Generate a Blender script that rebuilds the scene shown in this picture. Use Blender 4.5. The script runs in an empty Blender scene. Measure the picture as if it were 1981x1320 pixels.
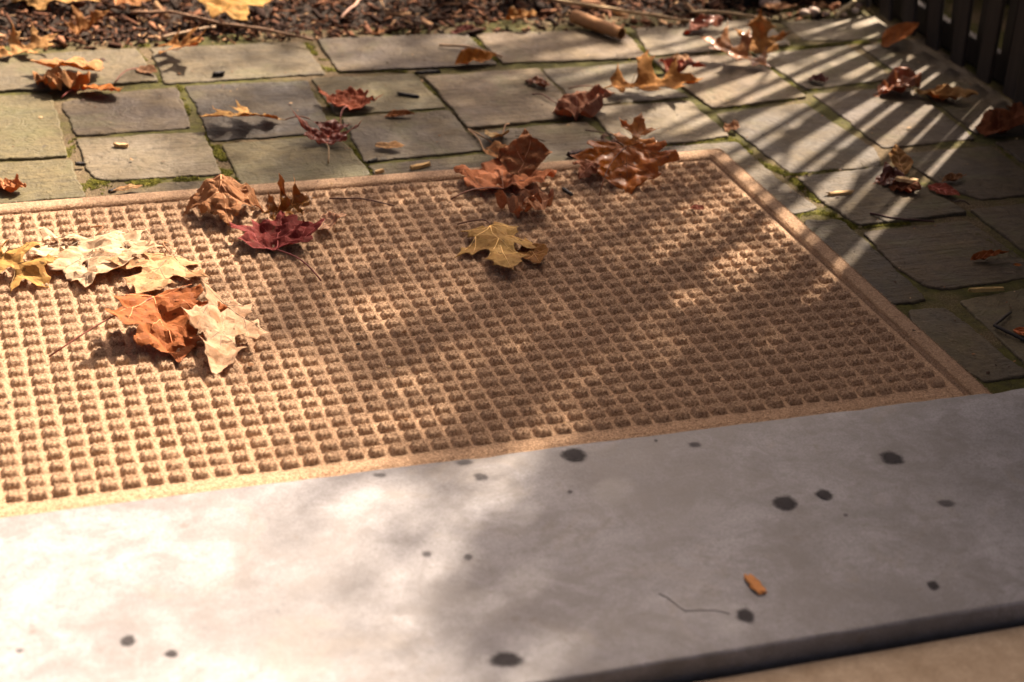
import bpy, bmesh, math, random
import numpy as np
from mathutils import Vector, Matrix, noise
from mathutils.geometry import delaunay_2d_cdt

S = bpy.context.scene
COL = S.collection
rnd = random.Random(7)

# ------------------------------------------------------------------ camera
CAMZ = 1.155
FPX = 3500.0
CX, CY = 990.5, 660.0
def cam_ray(p):
    return Vector(((p[0]-CX)/FPX, -(p[1]-CY)/FPX, -1.0)).normalized()
AX = cam_ray((12100, -530)); AY = cam_ray((-318, -1256))
AY = (AY - AX*AX.dot(AY)).normalized(); AZ = AX.cross(AY)
RC = Matrix((AX, AY, AZ))                       # camera axes -> world axes
def at(x, y, z=0.0):
    """point of the photograph -> place on the level at height z"""
    d = RC @ cam_ray((x, y))
    t = (z-CAMZ)/d.z
    return Vector((d.x*t, d.y*t, z))
cam = bpy.data.cameras.new('camera'); camo = bpy.data.objects.new('camera', cam); COL.objects.link(camo)
camo.matrix_world = Matrix.Translation((0, 0, CAMZ)) @ RC.to_4x4()
cam.sensor_width = 36; cam.lens = 36*FPX/1981.0
cam.clip_start = 0.05; cam.clip_end = 2000
cam.dof.use_dof = True
cam.dof.focus_distance = 2.56
cam.dof.aperture_fstop = 4.2
cam.dof.aperture_blades = 0
S.camera = camo

# ------------------------------------------------------------------ light
SUN_AZ, SUN_EL = 43.4, 45.0
w = bpy.data.worlds.new('World'); S.world = w; w.use_nodes = True
wn = w.node_tree.nodes; wl = w.node_tree.links
sky = wn.new('ShaderNodeTexSky'); sky.sky_type = 'NISHITA'; sky.sun_disc = False
sky.sun_elevation = math.radians(SUN_EL); sky.sun_rotation = math.radians(90-SUN_AZ)
sky.dust_density = 9.0; sky.air_density = 0.25; sky.ozone_density = 0.0
wl.new(sky.outputs[0], wn['Background'].inputs[0]); wn['Background'].inputs[1].default_value = 0.062
sl = bpy.data.lights.new('sun', 'SUN'); slo = bpy.data.objects.new('sun', sl); COL.objects.link(slo)
sl.energy = 5.0; sl.angle = math.radians(1.0); sl.color = (1.0, 0.93, 0.82)
SUNV = Vector((math.cos(math.radians(SUN_AZ))*math.cos(math.radians(SUN_EL)), math.sin(math.radians(SUN_AZ))*math.cos(math.radians(SUN_EL)), math.sin(math.radians(SUN_EL))))
slo.rotation_euler = (-SUNV).to_track_quat('-Z', 'Y').to_euler()
slo.location = SUNV*10
S.view_settings.view_transform = 'Standard'; S.view_settings.look = 'None'
S.view_settings.gamma = 1.0; S.view_settings.use_curve_mapping = False
S.view_settings.exposure = 1.62
S.view_settings.use_white_balance = True
S.view_settings.white_balance_temperature = 7700
S.view_settings.white_balance_tint = 19

VINE_N, TREE_N = 7200, 70         # how dense the planting that shades the place is

# ------------------------------------------------------------------ helpers
def link(name, me, mat=None, parent=None, loc=None):
    o = bpy.data.objects.new(name, me); COL.objects.link(o)
    if mat is not None and me is not None and not me.materials: me.materials.append(mat)
    if parent is not None: o.parent = parent
    if loc is not None: o.location = loc
    return o
def mesh(name, v, f, smooth=False):
    me = bpy.data.meshes.new(name); me.from_pydata([tuple(p) for p in v], [], f); me.update()
    if smooth: me.polygons.foreach_set('use_smooth', [True]*len(me.polygons))
    return me
def tag(o, label, cat, group=None):
    o['label'] = label; o['category'] = cat
    if group: o['group'] = group
    return o
def struct(o): o['kind'] = 'structure'; return o
def thing(name, loc, label, cat, group=None):
    return tag(link(name, None, loc=loc), label, cat, group)
def big_mesh(name, V, F):
    """numpy vertices and equal-sized faces -> mesh"""
    V = np.asarray(V, dtype=np.float32); F = np.asarray(F, dtype=np.int32)
    me = bpy.data.meshes.new(name); n = F.shape[1]
    me.vertices.add(len(V)); me.vertices.foreach_set('co', V.ravel())
    me.loops.add(F.size); me.loops.foreach_set('vertex_index', F.ravel())
    me.polygons.add(len(F)); me.polygons.foreach_set('loop_start', np.arange(0, F.size, n, dtype=np.int32))
    me.polygons.foreach_set('loop_total', np.full(len(F), n, dtype=np.int32))
    me.update(calc_edges=True)
    return me
def tube(pts, r0, r1=None, n=6, jit=0.0):
    """tapered round rod along points, ends closed"""
    r1 = r0 if r1 is None else r1
    V, F = [], []
    for i, p in enumerate(pts):
        p = Vector(p)
        a = Vector(pts[max(i-1, 0)]); b = Vector(pts[min(i+1, len(pts)-1)])
        t = (b-a).normalized()
        u = t.orthogonal().normalized() if abs(t.z) > .95 else t.cross(Vector((0, 0, 1))).normalized()
        q = t.cross(u)
        r = r0+(r1-r0)*i/max(1, len(pts)-1)
        for k in range(n):
            a_ = 2*math.pi*k/n
            rr = r*(1+rnd.uniform(-jit, jit))
            V.append(p+u*math.cos(a_)*rr+q*math.sin(a_)*rr)
    for i in range(len(pts)-1):
        for k in range(n):
            F.append((i*n+k, i*n+(k+1) % n, (i+1)*n+(k+1) % n, (i+1)*n+k))
    F.append(tuple(range(n))[::-1]); F.append(tuple(range((len(pts)-1)*n, len(pts)*n)))
    return V, F
def box(x0, x1, y0, y1, z0, z1):
    V = [(x, y, z) for z in (z0, z1) for y in (y0, y1) for x in (x0, x1)]
    F = [(0, 2, 3, 1), (4, 5, 7, 6), (0, 1, 5, 4), (2, 6, 7, 3), (0, 4, 6, 2), (1, 3, 7, 5)]
    return V, F
def bevelled(name, V, F, w, seg=2):
    bm = bmesh.new(); vs = [bm.verts.new(v) for v in V]
    for f in F: bm.faces.new([vs[i] for i in f])
    bmesh.ops.bevel(bm, geom=bm.edges[:], offset=w, segments=seg, profile=0.5, affect='EDGES')
    me = bpy.data.meshes.new(name); bm.to_mesh(me); bm.free(); return me

# ------------------------------------------------------------------ materials
class NT:
    def __init__(s, name):
        s.m = bpy.data.materials.new(name); s.m.use_nodes = True
        s.n = s.m.node_tree.nodes; s.l = s.m.node_tree.links
        s.b = s.n['Principled BSDF']; s.out = s.n['Material Output']
    def put(s, sock, v):
        if isinstance(v, (int, float)): sock.default_value = v
        elif isinstance(v, (tuple, list)):
            sock.default_value = tuple(v)+((1,) if len(v) == 3 and len(sock.default_value) == 4 else ())
        else: s.l.new(v, sock)
    def geo(s): return s.n.new('ShaderNodeNewGeometry').outputs['Position']
    def objc(s): return s.n.new('ShaderNodeTexCoord').outputs['Object']
    def info(s, k): return s.n.new('ShaderNodeObjectInfo').outputs[k]
    def mapping(s, v, scale=(1, 1, 1), rot=(0, 0, 0), loc=(0, 0, 0)):
        m = s.n.new('ShaderNodeMapping'); s.put(m.inputs[0], v); s.put(m.inputs['Location'], loc); s.put(m.inputs['Rotation'], rot); s.put(m.inputs['Scale'], scale)
        return m.outputs[0]
    def noise(s, v, scale, detail=4, rough=.55, dist=0, w=None, col=False):
        t = s.n.new('ShaderNodeTexNoise')
        if w is not None: t.noise_dimensions = '4D'; s.put(t.inputs['W'], w)
        s.put(t.inputs['Vector'], v); s.put(t.inputs['Scale'], scale); s.put(t.inputs['Detail'], detail); s.put(t.inputs['Roughness'], rough); s.put(t.inputs['Distortion'], dist)
        return t.outputs['Color' if col else 'Fac']
    def vor(s, v, scale, out='Distance', feature='F1'):
        t = s.n.new('ShaderNodeTexVoronoi'); t.feature = feature; s.put(t.inputs['Vector'], v); s.put(t.inputs['Scale'], scale); return t.outputs[out]
    def ramp(s, f, stops):
        r = s.n.new('ShaderNodeValToRGB'); s.put(r.inputs[0], f)
        e = r.color_ramp.elements
        while len(e) < len(stops): e.new(0.5)
        for k, (p, c) in enumerate(stops):
            e[k].position = p; e[k].color = (c, c, c, 1) if isinstance(c, (int, float)) else tuple(c)+(1,)
        return r.outputs[0]
    def mix(s, f, a, b, mode='MIX'):
        m = s.n.new('ShaderNodeMix'); m.data_type = 'RGBA'; m.blend_type = mode
        s.put(m.inputs[0], f); s.put(m.inputs[6], a); s.put(m.inputs[7], b); return m.outputs[2]
    def math(s, op, a, b=0.0):
        m = s.n.new('ShaderNodeMath'); m.operation = op; s.put(m.inputs[0], a); s.put(m.inputs[1], b); return m.outputs[0]
    def bump(s, h, strength=.5, dist=.002, normal=None):
        b = s.n.new('ShaderNodeBump'); s.put(b.inputs['Strength'], strength); s.put(b.inputs['Distance'], dist); s.put(b.inputs['Height'], h)
        if normal is not None: s.put(b.inputs['Normal'], normal)
        return b.outputs[0]
    def fin(s, col, rough=.8, normal=None, spec=.5):
        s.put(s.b.inputs['Base Color'], col); s.put(s.b.inputs['Roughness'], rough); s.put(s.b.inputs['Specular IOR Level'], spec)
        if normal is not None: s.put(s.b.inputs['Normal'], normal)
        return s.m

def m_flagstone():
    t = NT('flagstone'); p = t.objc(); r = t.info('Random')
    ang = t.math('MULTIPLY', r, 3.0)
    cmb = t.n.new('ShaderNodeCombineXYZ'); t.put(cmb.inputs[2], ang)
    off = t.n.new('ShaderNodeCombineXYZ'); t.put(off.inputs[0], t.math('MULTIPLY', r, 37.0)); t.put(off.inputs[1], t.math('MULTIPLY', r, 91.0))
    st = t.mapping(p, (6, 60, 6), cmb.outputs[0], off.outputs[0])
    q = t.mapping(p, (1, 1, 1), (0, 0, 0), off.outputs[0])
    streak = t.noise(st, 1.0, 6, .6, .6)
    cloud = t.noise(q, 9, 4, .6); fine = t.noise(q, 260, 3, .6); mid = t.noise(q, 55, 4, .65)
    base = t.info('Color')
    c = t.mix(t.ramp(cloud, [(.35, 0.0), (.72, .55)]), base, (.15, .115, .062), 'MIX')
    c = t.mix(t.math('MULTIPLY', t.math('FRACT', t.math('MULTIPLY', r, 7.3)), .8), c, t.ramp(streak, [(.25, (.45, .43, .40)), (.5, (.98, .97, .95)), (.75, (1.35, 1.28, 1.15))]), 'MULTIPLY')
    c = t.mix(.8, c, t.ramp(mid, [(.3, .6), (.55, 1.0), (.8, 1.25)]), 'MULTIPLY')
    c = t.mix(.6, c, t.ramp(fine, [(.3, .65), (.6, 1.15)]), 'MULTIPLY')
    # algae film and dark pits
    c = t.mix(t.ramp(t.noise(q, 5, 4, .7, 1.0), [(.53, 0.0), (.72, .5)]), c, (.085, .090, .030))
    c = t.mix(t.ramp(t.noise(q, 38, 2, .5), [(.70, 0.0), (.76, .75)]), c, (.045, .04, .03))
    ledge = t.ramp(t.noise(q, 6.5, 5, .6, 1.6), [(.47, 0.0), (.485, .6), (.58, .6), (.59, 1.0)])
    c = t.mix(.5, c, t.ramp(ledge, [(0, .82), (1, 1.12)]), 'MULTIPLY')
    rough = t.ramp(cloud, [(.3, .58), (.7, .82)])
    n0 = t.bump(ledge, .6, .002); n1 = t.bump(streak, t.math('MULTIPLY', r, .9), .006, n0); n2 = t.bump(mid, .9, .0035, n1); n3 = t.bump(fine, .5, .001, n2)
    return t.fin(c, rough, n3, .28)
def m_joint():
    t = NT('joint_sand'); p = t.geo()
    big = t.noise(p, 4.5, 4, .6, .5); fine = t.noise(p, 420, 3, .7); mid = t.noise(p, 60, 4, .7)
    c = t.ramp(fine, [(.3, (.04, .029, .016)), (.55, (.125, .092, .052)), (.75, (.29, .225, .145))])
    g = t.ramp(mid, [(.3, (.02, .024, .006)), (.6, (.07, .072, .014)), (.8, (.14, .13, .03))])
    c = t.mix(t.ramp(big, [(.40, 0.0), (.54, .85)]), c, g)
    return t.fin(c, .95, t.bump(mid, .8, .004, t.bump(fine, .8, .0015)), .2)
def m_moss():
    t = NT('moss'); p = t.geo()
    c = t.ramp(t.noise(p, 90, 3, .7), [(.3, (.035, .036, .008)), (.55, (.10, .098, .018)), (.75, (.21, .18, .035))])
    return t.fin(c, .95, None, .1)
def m_mat(dark=1.0, name='mat_fibre'):
    t = NT(name); p = t.geo()
    f1 = t.noise(p, 900, 2, .6); f2 = t.noise(p, 330, 3, .7); f3 = t.noise(p, 3, 3, .5)
    c = t.ramp(f2, [(.28, (.14*dark, .073*dark, .034*dark)), (.5, (.40*dark, .252*dark, .152*dark)), (.72, (.60*dark, .415*dark, .265*dark))])
    c = t.mix(.8, c, t.ramp(f1, [(.3, .6), (.5, 1.0), (.72, 1.35)]), 'MULTIPLY')
    c = t.mix(.5, c, t.ramp(f3, [(.3, .85), (.7, 1.12)]), 'MULTIPLY')
    m = t.fin(c, .85, t.bump(f2, 1.0, .0018, t.bump(f1, .9, .0009)), .25)
    t.put(t.b.inputs['Sheen Weight'], .25); t.put(t.b.inputs['Sheen Roughness'], .5); t.put(t.b.inputs['Sheen Tint'], (1, .85, .7, 1))
    return m
def m_fuzz():
    t = NT('mat_fuzz'); p = t.geo()
    c = t.ramp(t.noise(p, 1500, 1, .5), [(.3, (.15, .082, .040)), (.5, (.41, .265, .155)), (.7, (.74, .56, .39))])
    return t.fin(c, .7, None, .3)
def m_step():
    t = NT('bluestone_step'); p = t.geo()
    big = t.noise(p, 5, 5, .6, .8); mid = t.noise(t.mapping(p, (14, 30, 20), (0, 0, .5)), 1.0, 6, .65, .6); fine = t.noise(p, 420, 3, .65); ripp = t.noise(p, 130, 5, .7)
    c = t.ramp(big, [(.34, (.140, .140, .146)), (.5, (.212, .213, .224)), (.66, (.275, .279, .296))])
    c = t.mix(.7, c, t.ramp(mid, [(.3, .74), (.5, 1.0), (.72, 1.14)]), 'MULTIPLY')
    c = t.mix(.6, c, t.ramp(fine, [(.3, .5), (.6, 1.2)]), 'MULTIPLY')
    c = t.mix(t.ramp(t.noise(p, 9, 4, .6, 1.2), [(.58, 0.0), (.74, .45)]), c, (.20, .17, .13))
    c = t.mix(t.ramp(t.noise(p, 17, 6, .7, .8), [(.38, .55), (.54, 0.0)]), c, (.125, .118, .115))
    c = t.mix(t.ramp(ripp, [(.3, .45), (.5, 0.0)]), c, (.11, .105, .10))
    c = t.mix(t.ramp(t.noise(p, 46, 3, .6), [(.66, 0.0), (.74, .6)]), c, (.12, .105, .095))
    return t.fin(c, t.ramp(big, [(.3, .50), (.7, .62)]), t.bump(ripp, .25, .0015, t.bump(fine, .25, .0005)), .45)
def m_spot(name, col, dens):
    t = NT(name); p = t.geo(); a = t.n.new('ShaderNodeAttribute'); a.attribute_name = 'rim'
    c = t.ramp(t.noise(p, 160, 4, .6), [(.3, tuple(x*.7 for x in col)), (.7, col)])
    r = t.math('ADD', a.outputs['Fac'], t.math('MULTIPLY', t.math('SUBTRACT', t.noise(p, 150, 5, .7), .5), .8))
    al = t.ramp(r, [(.42, dens), (.72, dens*.6), (1.0, 0.0)])
    t.put(t.b.inputs['Alpha'], al)
    return t.fin(c, .85, None, .15)
def m_wet(): return m_spot('damp_stone', (.050, .047, .050), .95)
def m_faint(): return m_spot('drying_stone', (.085, .082, .088), .62)
def m_crack():
    t = NT('crack_dirt'); return t.fin((.10, .095, .093), .9, None, .1)
def m_sill():
    t = NT('sill_stone'); p = t.geo()
    c = t.ramp(t.noise(p, 30, 5, .65), [(.3, (.34, .25, .16)), (.7, (.50, .39, .27))])
    c = t.mix(.5, c, t.ramp(t.noise(p, 300, 2, .6), [(.3, .75), (.7, 1.15)]), 'MULTIPLY')
    return t.fin(c, .8, None, .3)
def m_paint():
    t = NT('weathered_dark_paint'); p = t.geo()
    c = t.ramp(t.noise(t.mapping(p, (60, 60, 5)), 1.0, 4, .6), [(.3, (.010, .0085, .007)), (.7, (.024, .020, .017))])
    return t.fin(c, .6, t.bump(t.noise(t.mapping(p, (150, 150, 9)), 1, 4, .6), .3, .001), .4)
def m_slat():
    t = NT('weathered_brown_paint'); p = t.geo()
    c = t.ramp(t.noise(t.mapping(p, (60, 60, 5)), 1.0, 4, .6), [(.3, (.016, .0125, .010)), (.7, (.038, .030, .025))])
    return t.fin(c, .6, t.bump(t.noise(t.mapping(p, (150, 150, 9)), 1, 4, .6), .4, .001), .4)
def m_soil():
    t = NT('soil'); p = t.geo()
    c = t.ramp(t.noise(p, 40, 6, .7), [(.3, (.012, .009, .007)), (.7, (.055, .038, .028))])
    return t.fin(c, .95, t.bump(t.noise(p, 120, 5, .7), .8, .006), .2)
def m_mulch():
    t = NT('mulch'); p = t.geo(); r = t.n.new('ShaderNodeNewGeometry').outputs['Random Per Island']
    c = t.ramp(r, [(0.0, (.013, .008, .006)), (.42, (.040, .017, .010)), (.68, (.115, .048, .027)), (.88, (.25, .115, .064)), (.985, (.46, .29, .16))])
    c = t.mix(.7, c, t.ramp(t.noise(p, 260, 3, .6), [(.3, .6), (.7, 1.3)]), 'MULTIPLY')
    return t.fin(c, .9, t.bump(t.noise(p, 350, 3, .7), .6, .0015), .12)
def m_obj(name, rough=.7, var=.35, scale=120, spec=.4):
    """object colour with grain"""
    t = NT(name); p = t.objc()
    c = t.mix(var*2, t.info('Color'), t.ramp(t.noise(t.mapping(p, (scale, scale*.25, scale)), 1.0, 5, .65), [(.25, .45), (.5, 1.0), (.78, 1.45)]), 'MULTIPLY')
    return t.fin(c, rough, t.bump(t.noise(p, scale*2.5, 4, .6), .5, .001), spec)
def m_leaf(name, rough, coat=0.0):
    t = NT(name); p = t.objc(); r = t.info('Random'); base = t.info('Color')
    off = t.n.new('ShaderNodeCombineXYZ'); t.put(off.inputs[0], t.math('MULTIPLY', r, 7.0)); t.put(off.inputs[1], t.math('MULTIPLY', r, 13.0))
    q = t.mapping(p, (1, 1, 1), (0, 0, 0), off.outputs[0])
    a = t.noise(q, 38, 5, .65, .8); b = t.noise(q, 150, 4, .65); e = t.noise(q, 480, 2, .6)
    dk = t.mix(1.0, base, (.62, .46, .36), 'MULTIPLY')
    c = t.mix(t.ramp(a, [(.40, 0.0), (.68, .85)]), base, dk)
    c = t.mix(.7, c, t.ramp(b, [(.3, .72), (.5, 1.0), (.75, 1.22)]), 'MULTIPLY')
    c = t.mix(t.ramp(t.noise(q, 75, 3, .6), [(.63, 0.0), (.69, .8)]), c, (.08, .038, .015))
    vc = t.vor(q, 230, 'Distance', 'DISTANCE_TO_EDGE')
    c = t.mix(t.ramp(vc, [(0.0, .28), (.09, 0.0)]), c, t.mix(1.0, base, (.7, .55, .4), 'MULTIPLY'))
    nrm = t.bump(b, .6, .0012, t.bump(vc, .35, .0006, t.bump(e, .3, .0004)))
    t.fin(c, t.ramp(b, [(.3, rough-.08), (.7, rough+.12)]), nrm, .16 if coat == 0 else .35)
    t.put(t.b.inputs['Coat Weight'], coat); t.put(t.b.inputs['Coat Roughness'], .12)
    tr = t.n.new('ShaderNodeBsdfTranslucent'); t.put(tr.inputs[0], t.mix(1.0, c, (1.0, .72, .40), 'MULTIPLY')); t.put(tr.inputs['Normal'], nrm)
    ms = t.n.new('ShaderNodeMixShader'); ms.inputs[0].default_value = .36
    t.l.new(t.b.outputs[0], ms.inputs[1]); t.l.new(tr.outputs[0], ms.inputs[2]); t.l.new(ms.outputs[0], t.out.inputs[0])
    return t.m
def m_bark():
    t = NT('bark'); p = t.geo()
    c = t.ramp(t.noise(t.mapping(p, (40, 40, 8)), 1, 5, .6), [(.3, (.05, .035, .025)), (.7, (.14, .105, .08))])
    return t.fin(c, .9, None, .2)
M = dict(flag=m_flagstone(), joint=m_joint(), moss=m_moss(), mat=m_mat(.90), matfloor=m_mat(1.02, 'mat_floor_fibre'), fuzz=m_fuzz(), step=m_step(), wet=m_wet(), faint=m_faint(), crack=m_crack(), sill=m_sill(), paint=m_paint(), slat=m_slat(), soil=m_soil(), mulch=m_mulch(),
         wood=m_obj('wood', .75, .3, 160), twig=m_obj('twig', .7, .3, 220), pebble=m_obj('pebble', .7, .25, 90), leaf=m_leaf('dry_leaf', .70), wetleaf=m_leaf('wet_leaf', .36, .35), bark=m_bark())

# ------------------------------------------------------------------ ground
g = struct(link('ground', mesh('ground', [(-400, -400, -.06), (400, -400, -.06), (400, 400, -.06), (-400, 400, -.06)], [(0, 1, 2, 3)]), M['soil']))

# mulch bed behind the paving: an uneven sheet of soil
def bed_z(x, y): return -.012+.012*noise.noise((x*6, y*6, 1.3))+.006*noise.noise((x*19, y*19, 4.1))+.03*min(1, max(0, (y-3.5)/.6))
def grid(x0, x1, y0, y1, nx, ny, zf):
    V = [(x0+(x1-x0)*i/nx, y0+(y1-y0)*j/ny) for j in range(ny+1) for i in range(nx+1)]
    V = [(x, y, zf(x, y)) for x, y in V]
    F = [(j*(nx+1)+i, j*(nx+1)+i+1, (j+1)*(nx+1)+i+1, (j+1)*(nx+1)+i) for j in range(ny) for i in range(nx)]
    return V, F
struct(link('mulch_bed', mesh('mulch_bed', *grid(-1.2, 1.95, 3.25, 6.5, 90, 90, lambda x, y: min(bed_z(x, y), -.012 if y < 3.33 else 9)), smooth=True), M['soil']))

# ------------------------------------------------------------------ paving
pave = struct(link('pavement', mesh('pavement', *grid(-1.2, 2.6, 1.68, 3.44, 150, 70, lambda x, y: -.0036+.0022*noise.noise((x*14, y*14, 0))+.0018*noise.noise((x*45, y*45, 3))), smooth=True), M['joint']))
KH = (.096, .084, .035); GY = (.090, .074, .042); DK = (.033, .028, .022); TN = (.140, .099, .055); LT = (.165, .137, .090); BR = (.072, .053, .036); GD = (.070, .058, .039)
STONES = [
 ([(-60, 114), (263, 94), (306, 156), (150, 168), (-60, 180)], GY), ([(290, 91), (585, 79), (630, 142), (320, 161)], GY),
 ([(613, 76), (902, 65), (962, 125), (655, 138)], BR), ([(917, 65), (1205, 58), (1253, 111), (973, 122)], TN),
 ([(1227, 55), (1472, 37), (1531, 87), (1400, 97), (1259, 107)], LT), ([(1512, 41), (1690, 30), (1745, 70), (1640, 76), (1555, 77)], LT),
 ([(-60, 186), (98, 183), (130, 302), (-60, 311)], KH), ([(117, 197), (200, 180), (342, 167), (369, 246), (148, 261)], BR),
 ([(358, 164), (594, 154), (646, 256), (408, 271), (393, 240), (376, 197)], DK), ([(603, 150), (800, 142), (863, 209), (650, 221)], KH),
 ([(660, 228), (868, 214), (934, 290), (705, 312)], GD), ([(712, 319), (940, 297), (1030, 350), (760, 380)], GD),
 ([(820, 148), (1040, 132), (1130, 225), (907, 249)], TN), ([(914, 257), (1132, 233), (1192, 285), (1060, 345), (975, 345)], LT),
 ([(1049, 132), (1233, 120), (1290, 163), (1333, 185), (1230, 196), (1118, 203)], GY), ([(1135, 208), (1333, 196), (1413, 264), (1245, 284), (1190, 270)], LT),
 ([(1200, 293), (1425, 275), (1514, 353), (1582, 402), (1536, 413), (1400, 420), (1280, 360)], GD), ([(1264, 115), (1447, 105), (1560, 187), (1379, 210), (1320, 165)], TN),
 ([(1457, 104), (1640, 87), (1729, 151), (1563, 172)], LT), ([(1664, 89), (1790, 72), (1960, 200), (1890, 258), (1765, 160)], BR),
 ([(1573, 181), (1757, 164), (1887, 267), (1708, 286)], BR), ([(1383, 218), (1557, 198), (1698, 292), (1703, 319), (1529, 334)], GD),
 ([(1722, 298), (1915, 282), (2010, 350), (2020, 372), (1897, 386), (1835, 362)], BR), ([(1543, 344), (1713, 322), (1872, 412), (1662, 435), (1594, 392)], GD),
 ([(1669, 448), (1872, 424), (2000, 514), (1990, 536), (1830, 558), (1790, 552), (1735, 515)], BR), ([(1876, 405), (2040, 387), (2060, 520), (2000, 500)], BR),
 ([(1556, 425), (1625, 425), (1712, 500), (1790, 575), (1784, 582), (1690, 592), (1560, 480)], DK), ([(1757, 600), (1828, 596), (1860, 620), (1972, 710), (1995, 724), (1905, 738), (1780, 660)], GD),
 ([(1856, 581), (1990, 556), (2100, 600), (2110, 720), (2010, 725), (1977, 695)], GY), ([(1925, 274), (2060, 262), (2100, 330), (2030, 345)], BR), ([(1905, 262), (1970, 208), (2100, 250), (2060, 254)], BR),
 ([(-60, 318), (137, 309), (163, 381), (-60, 399)], KH), ([(150, 268), (393, 253), (429, 335), (227, 348), (187, 346), (163, 318)], LT),
 ([(431, 279), (640, 261), (675, 284), (714, 335), (640, 372), (475, 380), (462, 350)], KH), ([(188, 383), (277, 369), (313, 355), (440, 352), (455, 400), (200, 420)], GY),
]
def world_poly(px): return [at(x, y) for x, y in px]
stones_w = [(world_poly(p), c) for p, c in STONES]
# courses going on beyond the left edge of the view
for (ya, yb) in ((3.19, 3.36), (2.86, 3.15), (2.70, 2.83)):
    x = .02 if ya > 2.8 else .02
    while x > -1.1:
        wdt = rnd.uniform(.2, .34)
        x1 = x-.016; x0 = x1-wdt
        stones_w.append(([Vector((x0, yb+rnd.uniform(-.006, .006), 0)), Vector((x1, yb+rnd.uniform(-.006, .006), 0)), Vector((x1, ya, 0)), Vector((x0, ya, 0))], rnd.choice([KH, GY, BR, LT, GD])))
        x = x0
def flagstone(poly, color, idx):
    c = sum(poly, Vector())/len(poly)
    P = [p-c for p in poly]
    area = sum(P[i].x*P[(i+1) % len(P)].y-P[(i+1) % len(P)].x*P[i].y for i in range(len(P)))
    if area < 0: P.reverse()
    ring = []
    for i in range(len(P)):
        a, b = P[i], P[(i+1) % len(P)]; n = max(2, int((b-a).length/.004))
        for k in range(n):
            q = a.lerp(b, k/n); d = (b-a).normalized(); nrm = Vector((d.y, -d.x, 0))
            j = .0034*noise.noise((q.x*24+idx*3.1, q.y*24, .5))+.0022*noise.noise((q.x*85, q.y*85, idx))+.0016*noise.noise((q.x*240, q.y*240, idx))
            if k == 0: j -= .003
            ring.append(q+nrm*(j+.0012))
    N = len(ring); V = []; F = []
    zt = rnd.uniform(-.0012, .0018); tx, ty = rnd.uniform(-.006, .006), rnd.uniform(-.006, .006)
    def inset(q, d):
        L = q.length; return q*max(0, (L-d)/L)
    def zz(q, d): return zt+q.x*tx+q.y*ty+d+(.0006*noise.noise((q.x*30, q.y*30, idx*1.7)) if d < 0 else 0)
    for d, dz in ((-.001, None), (0, -.0028), (.0012, -.0006), (.004, 0.0)):
        for q in ring:
            e = inset(q, d+(.0016*noise.noise((q.x*60, q.y*60, idx+9.)) if d > 0 else 0)); V.append((e.x, e.y, -.03 if dz is None else zz(e, dz)))
    R_ = 4
    for r_ in range(R_-1):
        for k in range(N):
            F.append((r_*N+k, r_*N+(k+1) % N, (r_+1)*N+(k+1) % N, (r_+1)*N+k))
    F.append(tuple(range((R_-1)*N, R_*N)))
    me = mesh('flagstone', V, F, smooth=True); me.polygons[len(F)-1].use_smooth = False
    o = link('flagstone', me, M['flag'], pave, c)
    v = rnd.uniform(.66, 1.06); o.color = (color[0]*v, color[1]*v, color[2]*v, 1)
for i, (p, c) in enumerate(stones_w): flagstone(p, c, i)

# moss along the joints
MOSS = [([(590, 84), (640, 140)], .020, 1.0), ([(655, 141), (700, 137), (800, 140)], .007, .5), ([(800, 142), (866, 212)], .006, .6), ([(1207, 62), (1256, 113)], .012, 1.2), ([(1255, 113), (1215, 117)], .012, 1.0), ([(1258, 116), (1272, 135)], .016, .8),
        ([(1260, 110), (1400, 100), (1535, 92)], .006, .9), ([(1540, 95), (1640, 84), (1760, 76)], .010, .9), ([(1448, 106), (1562, 190)], .010, 1.3), ([(1380, 213), (1470, 203), (1540, 193)], .006, 1.2), ([(1180, 264), (1172, 240), (1138, 215)], .009, .8),
        ([(1250, 288), (1340, 279), (1415, 267)], .006, 1.0), ([(1415, 270), (1470, 315), (1527, 340)], .013, 1.3), ([(1530, 340), (1620, 329), (1700, 322)], .005, 1.2), ([(1530, 345), (1590, 395), (1600, 410)], .012, .9), ([(1590, 410), (1625, 424), (1660, 442)], .013, 1.0), ([(1540, 418), (1590, 413)], .014, 1.0), ([(1662, 441), (1760, 432)], .007, .6),
        ([(1890, 455), (1985, 507)], .007, .9), ([(398, 252), (435, 330), (462, 350)], .016, 1.1), ([(430, 340), (310, 352), (220, 356), (170, 352)], .016, 1.4), ([(170, 356), (178, 382)], .020, 1.2), ([(675, 284), (690, 300), (722, 335)], .010, .9), ([(648, 222), (610, 160)], .008, .5), ([(130, 305), (146, 265)], .010, .6), ([(263, 96), (310, 160)], .008, .4), ([(345, 165), (372, 240)], .008, .5), ([(1565, 176), (1650, 164), (1730, 155)], .006, .9), ([(905, 66), (968, 124)], .010, .6), ([(1930, 285), (1985, 330)], .006, .6), ([(235, 92), (290, 88)], .016, .6)]
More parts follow.
